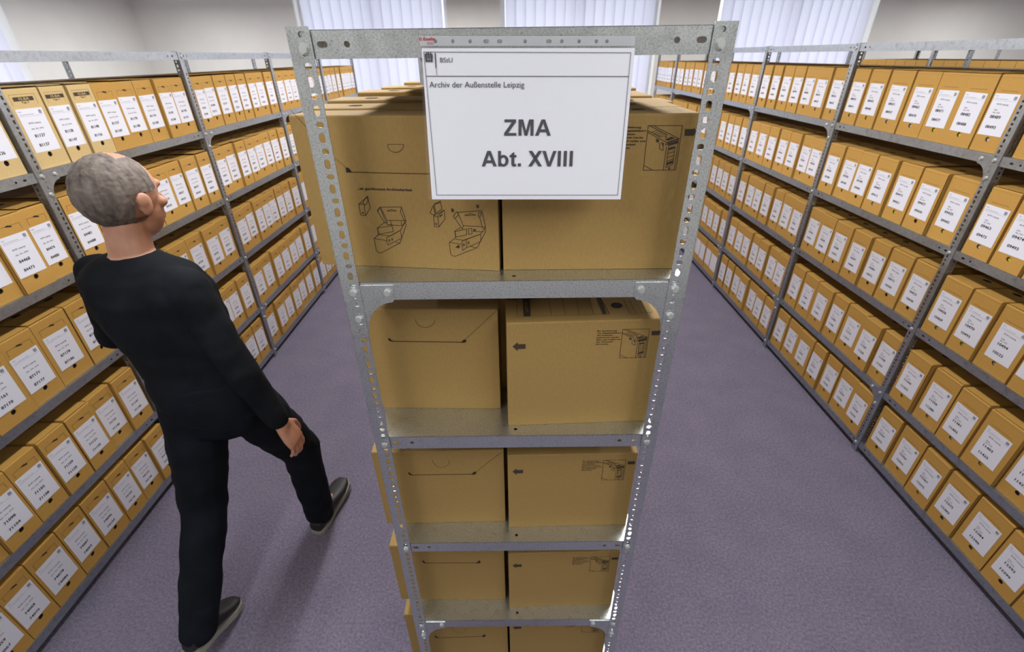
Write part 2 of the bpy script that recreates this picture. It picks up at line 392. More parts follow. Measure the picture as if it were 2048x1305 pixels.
def rack(xc, ys, label, hi_first=False):
    """xc centre line; ys the post positions along y"""
    t = thing('shelving_rack', label, 'metal shelving', (xc, ys[0], 0))
    y00 = ys[0]; h = DEPTH/2
    for i, y in enumerate(ys):
        last = i == len(ys)-1
        me = PM_HI if (hi_first and i == 0) else PM_LO
        for sx in (-1, 1):
            yy = y-y00; dy = (0, -1) if last else (0, 1)
            # long flange in the aisle plane (runs along y), short one into the rack
            if hi_first and i == 0: mt = basis((-sx, 0), (0, 1), (sx*h, 0, 0))
            else: mt = basis(dy, (-sx, 0), (sx*h, yy, 0))
            put('post', me, t, mt)
    ends = list(zip(ys, ys[1:]))
    for i, (a, b) in enumerate(ends):
        for z in SH:
            hi = hi_first and i == 0
            off = .0036 if (hi_first and i == 0) else .001
            put('shelf', SM_HI if hi else SM_LO, t, Matrix.Translation((0, a-y00+off, z)) @ Matrix.Diagonal((1, (b-a-.001-off)/(BAY-.004), 1, 1)))
    # bolts and brackets on the two aisle faces
    for sx in (-1, 1):
        for i, y in enumerate(ys):
            if hi_first and i == 0: continue
            yy = y-y00; last = i == len(ys)-1; d = -1 if last else 1
            for k, z in enumerate(SH):
                zz = z-.019 if k else z-.02
                put('bolt', BM, t, basis((0, d), (-sx, 0), (sx*(h+.0003), yy+d*.0225, zz)))
                if k in (1, 4):
                    put('corner_bracket', GM_LO, t, basis((0, d), (-sx, 0), (sx*(h-.0021), yy, z-.006)))
                    put('bolt', BM, t, basis((0, d), (-sx, 0), (sx*(h+.0003), yy+d*.0225, z-.006-.082)))
                    put('bolt', BM, t, basis((0, d), (-sx, 0), (sx*(h-.0019), yy+d*.083, z-.022)))
    return t
H2 = DEPTH/2
XC = .0005
centre = rack(XC, [0, 1.08, 2.16, 3.24, 4.32, 5.4], 'galvanised steel rack in the middle, its end facing the camera with the paper sign', True)
for sx in (-1, 1):
    for k, z in enumerate(SH):
        put('bolt', BM, centre, basis((-sx, 0), (0, 1), (sx*(H2-.0225), 0, z-.0195 if k else z-.024)))
        if k in (1, 4):
            put('corner_bracket', GM_HI, centre, basis((-sx, 0), (0, 1), (sx*H2, .0020, z-.006)))
            put('bolt', BM, centre, basis((-sx, 0), (0, 1), (sx*(H2-.0225), 0, z-.006-.070)))
            put('bolt', BM, centre, basis((-sx, 0), (0, 1), (sx*(H2-.086), .0018, z-.0205)))
XLF, XRF = -1.815, 1.93
YL = [-.05, 1.03, 2.147, 3.234, 4.3, 5.38]
YR = [-1.04, .035, 1.115, 2.195, 3.252, 4.32, 5.39, 6.2]
rack(XLF-H2, YL, 'galvanised rack on the left filled with labelled archive boxes, behind the walking man')
rack(XRF+H2, YR, 'galvanised rack on the right filled with labelled archive boxes')
XR2 = XRF+DEPTH+1.55
rack(XR2+H2, [1.2, 2.28, 3.36, 4.44, 5.5], 'distant galvanised rack standing behind the right rack, only its top showing')

# ------------------------------------------------------------------ archive boxes on the side racks
BH, BD = .279, .322
def round_box(mb, w, z0, h, d, m=0, open_front=None, r=.004):
    """front at x=0 facing +x, width along y centred, body to -x"""
    prof = [(0, z0)]+[(-r+r*math.cos(a), z0+h-r+r*math.sin(a)) for a in [i*math.pi/8 for i in range(5)]]+[(-d+r-r*math.cos(math.pi/2-a), z0+h-r+r*math.sin(math.pi/2-a)) for a in [i*math.pi/8 for i in range(5)]]+[(-d, z0)]
    n = len(prof); A = [(x, -w/2, z) for x, z in prof]; B = [(x, w/2, z) for x, z in prof]
    fs = [tuple(range(n))[::-1], tuple(range(n, 2*n))]
    for i in range(n):
        j = (i+1) % n
        if i == 0: continue
        fs.append((i, j, n+j, n+i))
    mb.add(A+B, fs, m)
_BODY = {}
def body_mesh(w, kind, var):
    """kind: l = left side boxes with printed frame and finger tab, p = pale with black print, r = right side boxes"""
    k = (round(w, 3), kind, var)
    if k in _BODY: return _BODY[k]
    mb = MB(); hz = .047
    t = .003
    round_box(mb, w, 0, BH, BD)
    # front panel with the grip hole
    rr = .0098
    perf(mb, (0, -w/2, 0), (0, 1, 0), (0, 0, 1), (1, 0, 0), t, w, [(.0, hz-.018, None), (hz-.018, hz+.018, (w/2, hz, rr, rr)), (hz+.018, BH-.004, None)], 0, 16)
    tm = {'l': 0, 'p': 0, 'r': 0}[kind]
    o = .0004
    # top finger hole
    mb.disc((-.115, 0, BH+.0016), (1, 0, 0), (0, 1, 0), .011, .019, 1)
    if kind == 'l':
        q = w*.36
        mb.line([(o, -q, BH*.79), (o, -q, BH*.875), (o, q, BH*.875), (o, q, BH*.79)], (1, 0, 0), .0009, 2)
        mb.poly([(o*2, -.013, BH*.872), (o*2, .013, BH*.850), (o*2, .012, BH*.868), (o*2, .001, BH*.884), (o*2, -.006, BH*.884)], 1)
        mb.line([(o, -w*.40, BH*.20), (o, w*.18, BH*.20)], (1, 0, 0), .0007, 2)
    elif kind == 'p':
        q = w*.36
        mb.line([(o, -q, BH*.80), (o, -q, BH*.93), (o, q, BH*.93), (o, q, BH*.80)], (1, 0, 0), .0008, 2)
        mb.poly([(o, -.042, BH*.85), (o, .042, BH*.85), (o, .042, BH*.90), (o, -.042, BH*.90)], 2)
        text(mb, 'ELBA', (2*o, -.021, BH*.861), (0, 1, 0), (0, 0, 1), .0085, 3, width=.042, bold=True)
        text(mb, 'Typ 3', (o, -.014, BH*.822), (0, 1, 0), (0, 0, 1), .006, 2, width=.028, bold=True)
    else:
        mb.line([(o, -w*.30, BH*.80), (o, w*.30, BH*.80)], (1, 0, 0), .0009, 2)
        mb.line([(o, -w*.5, BH*.965), (o, w*.5, BH*.965)], (1, 0, 0), .0012, 4)
    me = bpy.data.meshes.new('carton'); me.from_pydata(mb.v, [], mb.f)
    for q in ({'p': 'board_p'}.get(kind, 'board'), 'dark', 'inkb', 'board_p', 'edge'): me.materials.append(M[q])
    me.polygons.foreach_set('material_index', mb.m); _BODY[k] = me; return me
_LID = {}
def lid_mesh(w, kind, tilt):
    k = (round(w, 3), kind, tilt)
    if k in _LID: return _LID[k]
    mb = MB(); t = .0014
    a = math.radians(tilt); L = BD*.985
    # hinged along the back top edge; lifted at the front by the tilt, short lip down the front
    pts = []
    def P(s, d): return (-BD+s*math.cos(a)-d*math.sin(a)*0, BH+.0002+s*math.sin(a)+d)
    top = [P(L*i/6, t+(.0025*math.sin(math.pi*i/6) if tilt else 0)) for i in range(7)]; bot = [P(L*i/6, (.0025*math.sin(math.pi*i/6) if tilt else 0)) for i in range(7)]
    pr = top+bot[::-1]
    mb.prism([(x, -w*.485, z) for x, z in pr], (0, w*.97, 0))
    c = P(BD-.115, t+.0030 if tilt else t+.0003)
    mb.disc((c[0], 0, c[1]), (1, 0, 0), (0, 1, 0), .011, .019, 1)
    me = bpy.data.meshes.new('lid'); me.from_pydata(mb.v, [], mb.f); me.materials.append(M[{'p': 'board_p'}.get(kind, 'board')]); me.materials.append(M['dark'])
    me.polygons.foreach_set('material_index', mb.m); _LID[k] = me; return me
_HOLE = {}
def hole_mesh(kind):
    if kind in _HOLE: return _HOLE[kind]
    mb = MB(); hz = .047; n = 16; R = .0105
    ring = [(math.cos(2*math.pi*i/n), math.sin(2*math.pi*i/n)) for i in range(n)]
    d = -.009
    vs = [(-.003, R*c, hz+R*s) for c, s in ring]+[(d, R*c, hz+R*s) for c, s in ring]
    mb.add(vs, [(i, (i+1) % n, n+(i+1) % n, n+i) for i in range(n)], 1)
    mb.add([(d, R*c, hz+R*s) for c, s in ring], [tuple(range(n))], 1)
    if kind != 'dark':
        mb.add([(d+.001, R*c*.95, hz+R*s*.95) for c, s in ring if not (c > .2 and s > .3)], [tuple(range(len([1 for c, s in ring if not (c > .2 and s > .3)])))], 0)
    me = bpy.data.meshes.new('grip_hole'); me.from_pydata(mb.v, [], mb.f)
    for q in ({'dark': 'dark', 'y': 'file_y', 'w': 'file_w', 'g': 'file_g'}[kind], 'dark'): me.materials.append(M[q])
    me.polygons.foreach_set('material_index', mb.m); _HOLE[kind] = me; return me
def eagle(mb, O, U, V, s, m):
    O, U, V = Vector(O), Vector(U), Vector(V)
    P = lambda x, y: O+U*(x*s)+V*(y*s)
    mb.poly([P(-.10, .25), P(.10, .25), P(.13, -.1), P(0, -.32), P(-.13, -.1)], m)
    mb.poly([P(-.07, .25), P(-.16, .38), P(-.04, .46), P(.06, .44), P(.07, .25)], m)
    for g in (-1, 1):
        mb.poly([P(g*.10, .22), P(g*.22, .42), P(g*.30, .47), P(g*.28, .30), P(g*.14, .12)], m)
        for i in range(5):
            a = .36-.17*i; r = .44-.02*abs(i-1)
            mb.poly([P(g*.15, a-.12), P(g*.15, a-.20), P(g*r, a-.20-.04), P(g*(r+.03), a-.07), P(g*.27, a-.04)], m)
        mb.poly([P(g*.05, -.28), P(g*.22, -.44), P(g*.12, -.48), P(g*.02, -.36)], m)
    mb.poly([P(-.05, -.30), P(.05, -.30), P(.07, -.52), P(0, -.58), P(-.07, -.52)], m)
def label_mesh(side, w, n1, n2, small=False):
    mb = MB(); lw = min(.112, w*.88) if side == 'l' else .106; z0, z1 = .0605, .2125; H = z1-z0; x = .0009
    dz = rnd.uniform(-.003, .003); z0 += dz; z1 += dz
    sk = rnd.uniform(-.0012, .0012); yo = rnd.uniform(-.003, .003)
    mb.add([(a, y, z) for a in (.0003, x) for y, z in ((yo-lw/2, z0-sk), (yo+lw/2, z0+sk), (yo+lw/2, z1+sk), (yo-lw/2, z1-sk))],
           [(4, 5, 6, 7), (0, 4, 7, 3), (1, 2, 6, 5), (3, 7, 6, 2), (0, 1, 5, 4)], 0)
    U, V = (0, 1, 0), (0, 0, 1); o = x+.0004; L = yo-lw/2
    T_ = lambda s, u, v, h, wd=None, b=False, m=1: text(mb, s, (o, L+u*lw, z0+(1-v)*H), U, V, h, m, width=wd, bold=b)
    T_('BStU', .07, .075, .0038, None, False, 2)
    T_('Archiv der Außenstelle Leipzig', .07, .135, .0030, lw*.52, False, 2)
    mb.line([(o, L+.04*lw, z0+.835*H), (o, L+.95*lw, z0+.835*H)], (1, 0, 0), .0005, 2)
    eagle(mb, (o, L+.87*lw, z0+.915*H), U, V, .014, 3)
    if side == 'l':
        T_('BVfS Leipzig', .24, .345, .0056, lw*.46); T_('Abt. XX, ZMA', .24, .475, .0050, lw*.48)
        T_(n1, .24, .655, .0105, lw*.38, True); T_(n2, .24, .875, .0105, lw*.38, True)
    else:
        T_('BVfS Leipzig', .24, .265, .0056, lw*.48); T_('ZMA', .24, .405, .0050, None); T_('Abt. XVIII', .24, .465, .0050, None)
        T_(n1, .20, .585, .0108, lw*.42, True); T_(n2, .20, .83, .0108, lw*.42, True)
    me = bpy.data.meshes.new('label'); me.from_pydata(mb.v, [], mb.f)
    for q in ('paper', 'ink', 'inkg', 'inkg'): me.materials.append(M[q])
    me.polygons.foreach_set('material_index', mb.m); return me

ORD = ['first', 'second', 'third', 'fourth', 'fifth', 'sixth', 'seventh', 'eighth', 'ninth', 'tenth']
ROWN = {1: 'top', 2: 'second', 3: 'third', 4: 'fourth', 5: 'bottom'}
WID = {('l', 1, 1): [.150, .118, .130, .122, .138, .135, .118, .134], ('l', 0, 4): [.13]*8, 
       ('r', 1, 1): [.125, .138, .142, .146, .170, .140, .135], ('r', 1, 2): [.141, .144, .145, .145, .128, .133, .140],
       ('r', 1, 3): [.134, .146, .135, .145, .155, .131, .140], ('r', 1, 4): [.125, .131, .143, .136, .151, .145, .145],
       ('r', 1, 5): [.136, .144, .145, .129, .154, .157, .141]}
ANCH = {('l', 1): 81127, ('l', 2): 84481, ('l', 3): 87200, ('l', 4): 71150, ('l', 5): 74130,
        ('r', 1): 8489, ('r', 2): 9435, ('r', 3): 10424, ('r', 4): 11330, ('r', 5): 12340}
KNOWN = {('l', 1, 1): [(81127, 81137), (81138, 81147), (81148, 81156), (81157, 81169), (81170, 81180)],
         ('l', 1, 2): [(84481, 84488)], ('l', 0, 2): [(84474, 84480), (84468, 84473)], ('l', 0, 3): [(87187, 87196), (87178, 87186), (87171, 87177), (87161, 87170)],
         ('l', 0, 4): [(71141, 71150), (71131, 71140), (71121, 71130), (71109, 71120), (71102, 71108)], ('r', 0, 2): [(9463, 9473), (9474, 9493)], ('r', 0, 3): [(10436, 10469), (10470, 10493), (10494, 10522)],
         ('r', 0, 4): [(11344, 11355), (11356, 11380), (11381, 11402), (11403, 11425), (11426, 11431)], ('r', 1, 1): [(8489, 8493), (8482, 8488)],
         ('r', 1, 2): [(9435, 9442), (9427, 9434)]}
HIDDEN = set()
stuff = MB()
def stuff_box(x, y, z, w, sgn, back=False):
    """plain carton (no visible front detail) joined into the leftover mass"""
    x1 = x-sgn*BD
    stuff.box(min(x, x1), y-w/2, z, max(x, x1), y+w/2, z+BH)
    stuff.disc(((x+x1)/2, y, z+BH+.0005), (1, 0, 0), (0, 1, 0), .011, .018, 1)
    if not back:
        xx = x+sgn*.0008
        stuff.poly([(xx, y-w*.42, z+.0605), (xx, y+w*.42, z+.0605), (xx, y+w*.42, z+.2125), (xx, y-w*.42, z+.2125)], 2)
nbox = 0
def side_boxes(side, ys, xf, bays, hidden):
    global nbox
    sgn = 1 if side == 'l' else -1
    for bi in range(len(ys)-1):
        for row in range(1, 6):
            r2 = random.Random(bi*31+row*7+(3 if side == 'l' else 11))
            clear = ys[bi+1]-ys[bi]-.042
            bj = bi if side == 'l' else bi-1      # bay 1 starts at the first post well inside the picture
            ws = WID.get((side, bj, row))
            if not ws:
                n = (8 if (side == 'l' and row <= 2) or r2.random() < .0 else (8 if side == 'l' and r2.random() < .45 else 7))
                ws = [r2.uniform(.88, 1.12) for _ in range(n)]
            sm = sum(ws); ws = [w*(clear-.012)/sm for w in ws]
            y = ys[bi]+.036+.006
            nn = ANCH[(side, row)]
            for j, wfull in enumerate(ws):
                gap = r2.uniform(.002, .011) if side == 'l' else r2.uniform(.003, .022); w = round(wfull-gap, 3); yc = y+wfull/2; y += wfull
                z = SH[row]+.0005; dx = r2.uniform(-.012, .003)
                x = xf+sgn*(-.008+dx)
                # number of this box along its row
                if side == 'l':
                    idx = (bi-1)*8+j; a = ANCH[(side, row)]+idx*9+r2.randint(0, 2); pair = (a, a+r2.randint(6, 8))
                else:
                    idx = (bj-1)*7+j; a = ANCH[(side, row)]-idx*9-r2.randint(0, 2); pair = (a, a+r2.randint(6, 8))
                kn = KNOWN.get((side, bj, row))
                if kn and bj == 1 and j < len(kn): pair = kn[j]
                if kn and bj == 0:
                    jj = len(ws)-1-j
                    if jj < len(kn): pair = kn[jj]
                s1, s2 = ('%05d' % pair[0], '%05d' % pair[1])
                # is it inside the picture and not behind something for good?
                c = Vector((xf, yc, z+BH/2))-CAM; zc = c.dot(FW)
                inside = False
                if zc > .1:
                    for yy in (yc-w/2, yc+w/2):
                        for zz in (z, z+BH):
                            c = Vector((xf, yy, zz))-CAM; zq = c.dot(FW)
                            if zq > .05:
                                px = 1024+F_PX*c.dot(RT)/zq; py = 652.5-F_PX*c.dot(UP)/zq
                                if -4 < px < 2052 and -4 < py < 1309: inside = True
                if (bi, row, j) in hidden or (bi, row) in hidden or bi in hidden: inside = False
                if not inside:
                    stuff_box(x, yc, z, w, sgn); continue
                kind = 'r'
                if side == 'l':
                    kind = 'p' if (row == 1 and ((bi == 1 and j < 3) or bi == 0)) else 'l'
                    rackn = 'left'
                    o1 = ORD[j]
                    bn = {0: 'nearest bay', 1: 'second bay', 2: 'third bay', 3: 'fourth bay', 4: 'farthest bay'}[bi]
                else:
                    rackn = 'right'; bn = {-1: 'bay beside the camera', 0: 'right edge bay', 1: 'nearest full bay', 2: 'second full bay', 3: 'third full bay', 4: 'fourth full bay', 5: 'farthest bay'}[bj]
                if bj <= 0: o1 = ORD[len(ws)-1-j]; tail = 'from far post'
                else: o1 = ORD[j]; tail = 'from near post'
                pale = 'pale black-printed box' if kind == 'p' else 'tan archive box'
                lab = '%s, %s row, %s rack, %s, %s %s' % (pale, ROWN[row], rackn, bn, o1, tail)
                t = thing('archive_box', lab, 'archive box', (x, yc, z), 0 if side == 'l' else math.pi, 'labelled archive boxes on the %s rack' % rackn)
                t.rotation_euler.z += math.radians(r2.uniform(-.6, .6))
                link('carton', body_mesh(w, kind, 0), t)
                tilt = 0
                if side == 'l': tilt = r2.choice([0, .6, 1.1, 1.6]) if row <= 2 else r2.choice([0, .3, .6])
                elif r2.random() < .3: tilt = .5
                link('lid', lid_mesh(w, kind, tilt), t)
                link('label', label_mesh(side, w, s1, s2), t)
                hk = 'dark' if side == 'l' else r2.choice(['dark', 'y', 'w', 'dark', 'y', 'w', 'g'])
                link('grip_hole', hole_mesh(hk), t)
                nbox += 1
HID_L = {(3, 3), (3, 4), (4, 2), (4, 3), (4, 4), (4, 5)}
HID_R = {0: 0}
side_boxes('l', YL, XLF, None, HID_L)
side_boxes('r', YR, XRF, None, {(6, 2), (6, 3), (6, 4), (6, 5), (5, 3), (5, 4), (5, 5), (4, 5)})
# boxes on the far side of the racks (mostly hidden behind the front ones)
for (ys, xf, sgn) in ((YL, XLF-DEPTH, -1), (YR, XRF+DEPTH, 1)):
    for a, b in zip(ys, ys[1:]):
        for row in range(1, 6):
            n = 8; cw = (b-a-.05)/n
            for j in range(n): stuff_box(xf-sgn*.004, a+.04+cw*(j+.5), SH[row]+.0005, cw-.006, sgn)
for sgn, xf in ((-1, XR2), (1, XR2+DEPTH)):
    for a in (1.2, 2.28, 3.36, 4.44):
        for row in range(1, 6):
            for j in range(7): stuff_box(xf, a+.04+.146*(j+.5), SH[row]+.0005, .14, sgn)

# ------------------------------------------------------------------ boxes on the middle rack
def c_box(name_lab, p0, p1, z, w_y, kind, group='boxes on the middle rack'):
    """front face runs from p0 to p1 (x, y) left to right; thickness w_y away from the camera"""
    a = Vector((p0[0], p0[1], 0)); b = Vector((p1[0], p1[1], 0)); d = b-a; L = d.length; rz = math.atan2(d.y, d.x)
    t = thing('archive_box', name_lab, 'archive box', (a.x, a.y, z+.0005), rz, group)
    mb = MB(); r = .0035; h = BH
    prof = [(0, 0)]+[(r-r*math.cos(q), h-r+r*math.sin(q)) for q in [i*math.pi/8 for i in range(5)]]+[(w_y-r+r*math.sin(q), h-r+r*math.cos(q)) for q in [i*math.pi/8 for i in range(5)]]+[(w_y, 0)]
    n = len(prof); A = [(0, y, zz) for y, zz in prof]; B = [(L, y, zz) for y, zz in prof]
    mb.add(A+B, [tuple(range(n)), tuple(range(n, 2*n))[::-1]]+[(i, n+i, n+(i+1) % n, (i+1) % n) for i in range(n)])
    mb.build('carton', ['board_c'], t)
    return t, Vector((d.y/L, -d.x/L, 0)), L
ROWL = {1: ((-.390, .094), (-.028, .050)), 2: ((-.355, .108), (-.036, .098)), 3: ((-.3668, .066), (-.0305, .070)), 4: ((-.3793, .0723), (-.0375, .069)), 5: ((-.378, .060), (-.034, .062))}
ROWR = {1: ((-.020, .0544), (.312, .0522)), 2: ((-.0160, .0375), (.312, .0495)), 3: ((-.0204, .0505), (.309, .055)), 4: ((-.0243, .0434), (.3043, .0481)), 5: ((-.026, .045), (.304, .048))}
FR = {}
for row in range(1, 6):
    for sd, R_ in (('l', ROWL), ('r', ROWR)):
        p0, p1 = R_[row]
        if sd == 'l':
            lab = {1: 'wide kraft box with assembly drawings, left half of the top level, middle rack', 2: 'kraft box with folded slotted flap, left half of second level, middle rack'}.get(row, 'kraft box with slotted flap, left half of the %s level, middle rack' % ROWN[row])
        else:
            lab = {1: 'kraft box partly behind the paper sign, right half of the top level', 2: 'kraft box with black arrows and printed lid, right half of second level, middle rack'}.get(row, 'kraft box with two black arrows, right half of the %s level, middle rack' % ROWN[row])
        t, N, L = c_box(lab, p0, p1, SH[row], .108, sd)
        FR[(sd, row)] = (t, N, Vector((p0[0], p0[1], SH[row]+.0005)), L)
def face_print(key, name):
    t, N, p0, L = FR[key]
    inv = Matrix.LocRotScale(t.location, t.rotation_euler, None).inverted()
    mb = MB()
    class Q: pass
    q = Q(); q.mb = mb
    q.P = lambda x, y, e=.0006: px_on(x, y, p0+N*e, N)
    def line(pts, w=.0009, m=0, e=.0006): mb.line([q.P(x, y, e) for x, y in pts], N, w, m)
    def poly(pts, m=0, e=.0007): mb.poly([q.P(x, y, e) for x, y in pts], m)
    def txt(s, x0, y0, x1, y1, hpx, bold=False, m=0):
        a, b, c = q.P(x0, y0), q.P(x1, y1), q.P(x0, y0-hpx); U = (b-a); W_ = U.length; U.normalize(); V = Vector((0, 0, 1))
        text(mb, s, a, U, V, (c-a).length, m, width=W_, bold=bold)
    def done(mats):
        mb.v = [tuple(inv @ Vector(v)) for v in mb.v]; return mb.build(name, mats, t)
    q.line, q.poly, q.txt, q.done = line, poly, txt, done
    return q
# top left box: drawings
q = face_print(('l', 1), 'printed_drawings')
def z3(L): return [(690+x/7.678, 360+y/7.678) for x, y in L]
def z4(L): return [(850+x/7.678, 380+y/7.678) for x, y in L]
q.txt('...als geschlossene Archivschachtel', 714, 379.5, 816, 382.5, 4.8, True)
for L in ([(210, 375), (240, 540), (315, 550), (290, 370), (210, 375), (345, 250), (385, 430), (315, 550)], [(290, 370), (275, 340), (345, 255)], [(290, 370), (312, 390), (350, 330), (345, 255)], [(262, 500), (280, 497), (283, 515), (265, 518), (262, 500)],
          [(505, 485), (540, 425), (635, 665), (612, 660), (500, 490), (505, 455), (540, 418), (865, 415), (940, 640), (925, 625), (645, 622), (545, 425)], [(855, 480), (865, 420)], [(845, 480), (915, 640), (940, 690), (870, 890), (845, 970), (550, 1125), (510, 1115), (478, 1080), (448, 905), (515, 835), (495, 740), (610, 650)],
          [(505, 740), (725, 705), (740, 795), (520, 835), (500, 740)], [(640, 625), (650, 690), (715, 690), (700, 630)], [(650, 690), (870, 705), (860, 640)], [(870, 705), (930, 640)], [(448, 900), (640, 935)], [(520, 838), (690, 865), (850, 775), (925, 650)],
          [(645, 885), (850, 775), (870, 895), (660, 1000), (640, 930), (645, 885)], [(775, 960), (840, 970)], [(670, 930), (680, 915), (692, 930), (680, 948), (670, 930)], [(712, 912), (724, 897), (736, 912), (724, 930), (712, 912)], [(650, 475), (710, 455), (790, 478), (650, 478)], [(520, 838), (448, 900)]):
    q.line(z3(L), .0010)
q.done(['inkb']); q = face_print(('l', 1), 'printed_drawings')
for L in ([(130, 400), (145, 565), (210, 570), (195, 415), (130, 400), (295, 310), (305, 450), (210, 570)], [(75, 355), (125, 240), (150, 370), (125, 385), (75, 355)], [(140, 230), (235, 190), (260, 295), (165, 360), (140, 230)], [(140, 215), (240, 170)], [(195, 415), (225, 370), (295, 310)], [(225, 415), (235, 390), (268, 378), (225, 415)], [(160, 525), (170, 512), (180, 525), (170, 540), (160, 525)],
          [(435, 405), (480, 335), (515, 380), (455, 445), (435, 405)], [(470, 455), (570, 600), (590, 555), (500, 345), (870, 318), (928, 560), (925, 650), (800, 890), (465, 1020), (415, 1010), (395, 985), (372, 810), (470, 730), (455, 635), (545, 580)],
          [(590, 550), (885, 565)], [(825, 350), (820, 410), (840, 430), (868, 345), (825, 350)], [(840, 430), (885, 590), (925, 560)], [(465, 640), (635, 600), (640, 690), (475, 725), (460, 640)], [(665, 600), (715, 590), (722, 675), (672, 685), (665, 600)],
          [(380, 808), (555, 835)], [(460, 755), (590, 775), (850, 680), (925, 585)], [(565, 790), (850, 680), (860, 790), (640, 890), (575, 930), (565, 790)], [(630, 770), (640, 890)], [(700, 870), (800, 890)], [(585, 845), (595, 825), (608, 845), (595, 865), (585, 845)], [(655, 812), (667, 792), (680, 812), (667, 832), (655, 812)], [(612, 392), (695, 362), (780, 388), (612, 394)], [(740, 640), (885, 645)]):
    q.line(z4(L), .0010)
for L in ([(400, 280), (445, 300), (435, 345), (405, 340)], [(785, 230), (825, 232), (825, 265), (805, 285), (788, 262)], [(740, 600), (790, 608), (770, 635), (742, 630)], [(465, 885), (510, 845), (535, 860), (525, 900), (505, 895)]): q.poly(z4(L))
q.done(['inkb'])
q = face_print(('l', 1), 'lid_flap')
q.line([(693, 344), (760, 346), (858, 348)], .0016, 0)
q.poly([(691, 335), (697, 336), (703, 343), (702, 345), (693, 345)], 1)
q.line([(583, 222), (610, 252), (650, 300), (692, 335)], .0008, 0)
q.line([(775, 289), (807, 289)], .0007, 0)
q.line([(775+16+16*math.cos(a), 289+16*math.sin(a)) for a in [math.pi*i/10 for i in range(11)]], .0010, 0)
q.done(['score', 'dark'])
def flap(row, slot, thumb, diag):
    q = face_print(('l', row), 'lid_flap')
    if slot:
        (x0, y0), (x1, y1) = slot
        q.line([(x0+(x1-x0)*.04, y0+2), (x1-(x1-x0)*.03, y1+1)], .0018, 1)
        s = (x1-x0)/160
        q.poly([(x0-1*s, y0-4*s), (x0+3*s, y0-4*s), (x0+6*s, y0), (x0+12*s, y0+2), (x0+4*s, y0+2), (x0, y0)], 1)
        q.poly([(x1+1*s, y1-4*s), (x1-3*s, y1-5*s), (x1-7*s, y1-1*s), (x1-11*s, y1+2), (x1-2*s, y1+2), (x1+2*s, y1)], 1)
    if thumb:
        cx, cy, r = thumb; q.line([(cx+r*math.cos(a), cy+r*.85*math.sin(a)) for a in [math.pi*i/10 for i in range(11)]], .0010, 0)
    if diag: q.line(diag, .0009, 0)
    q.done(['score', 'dark'])
flap(2, ((777, 681), (931, 684)), (850.5, 639, 19.5), [(931, 679), (965, 648), (1003, 612)])
flap(3, ((817, 949), (951, 948)), (882.5, 921, 17), [(952, 945), (975, 926), (1004, 905)])
flap(4, ((845, 1125), (960, 1125.5)), None, None)
flap(5, ((870, 1275), (970, 1273)), (919, 1256, 14), None)
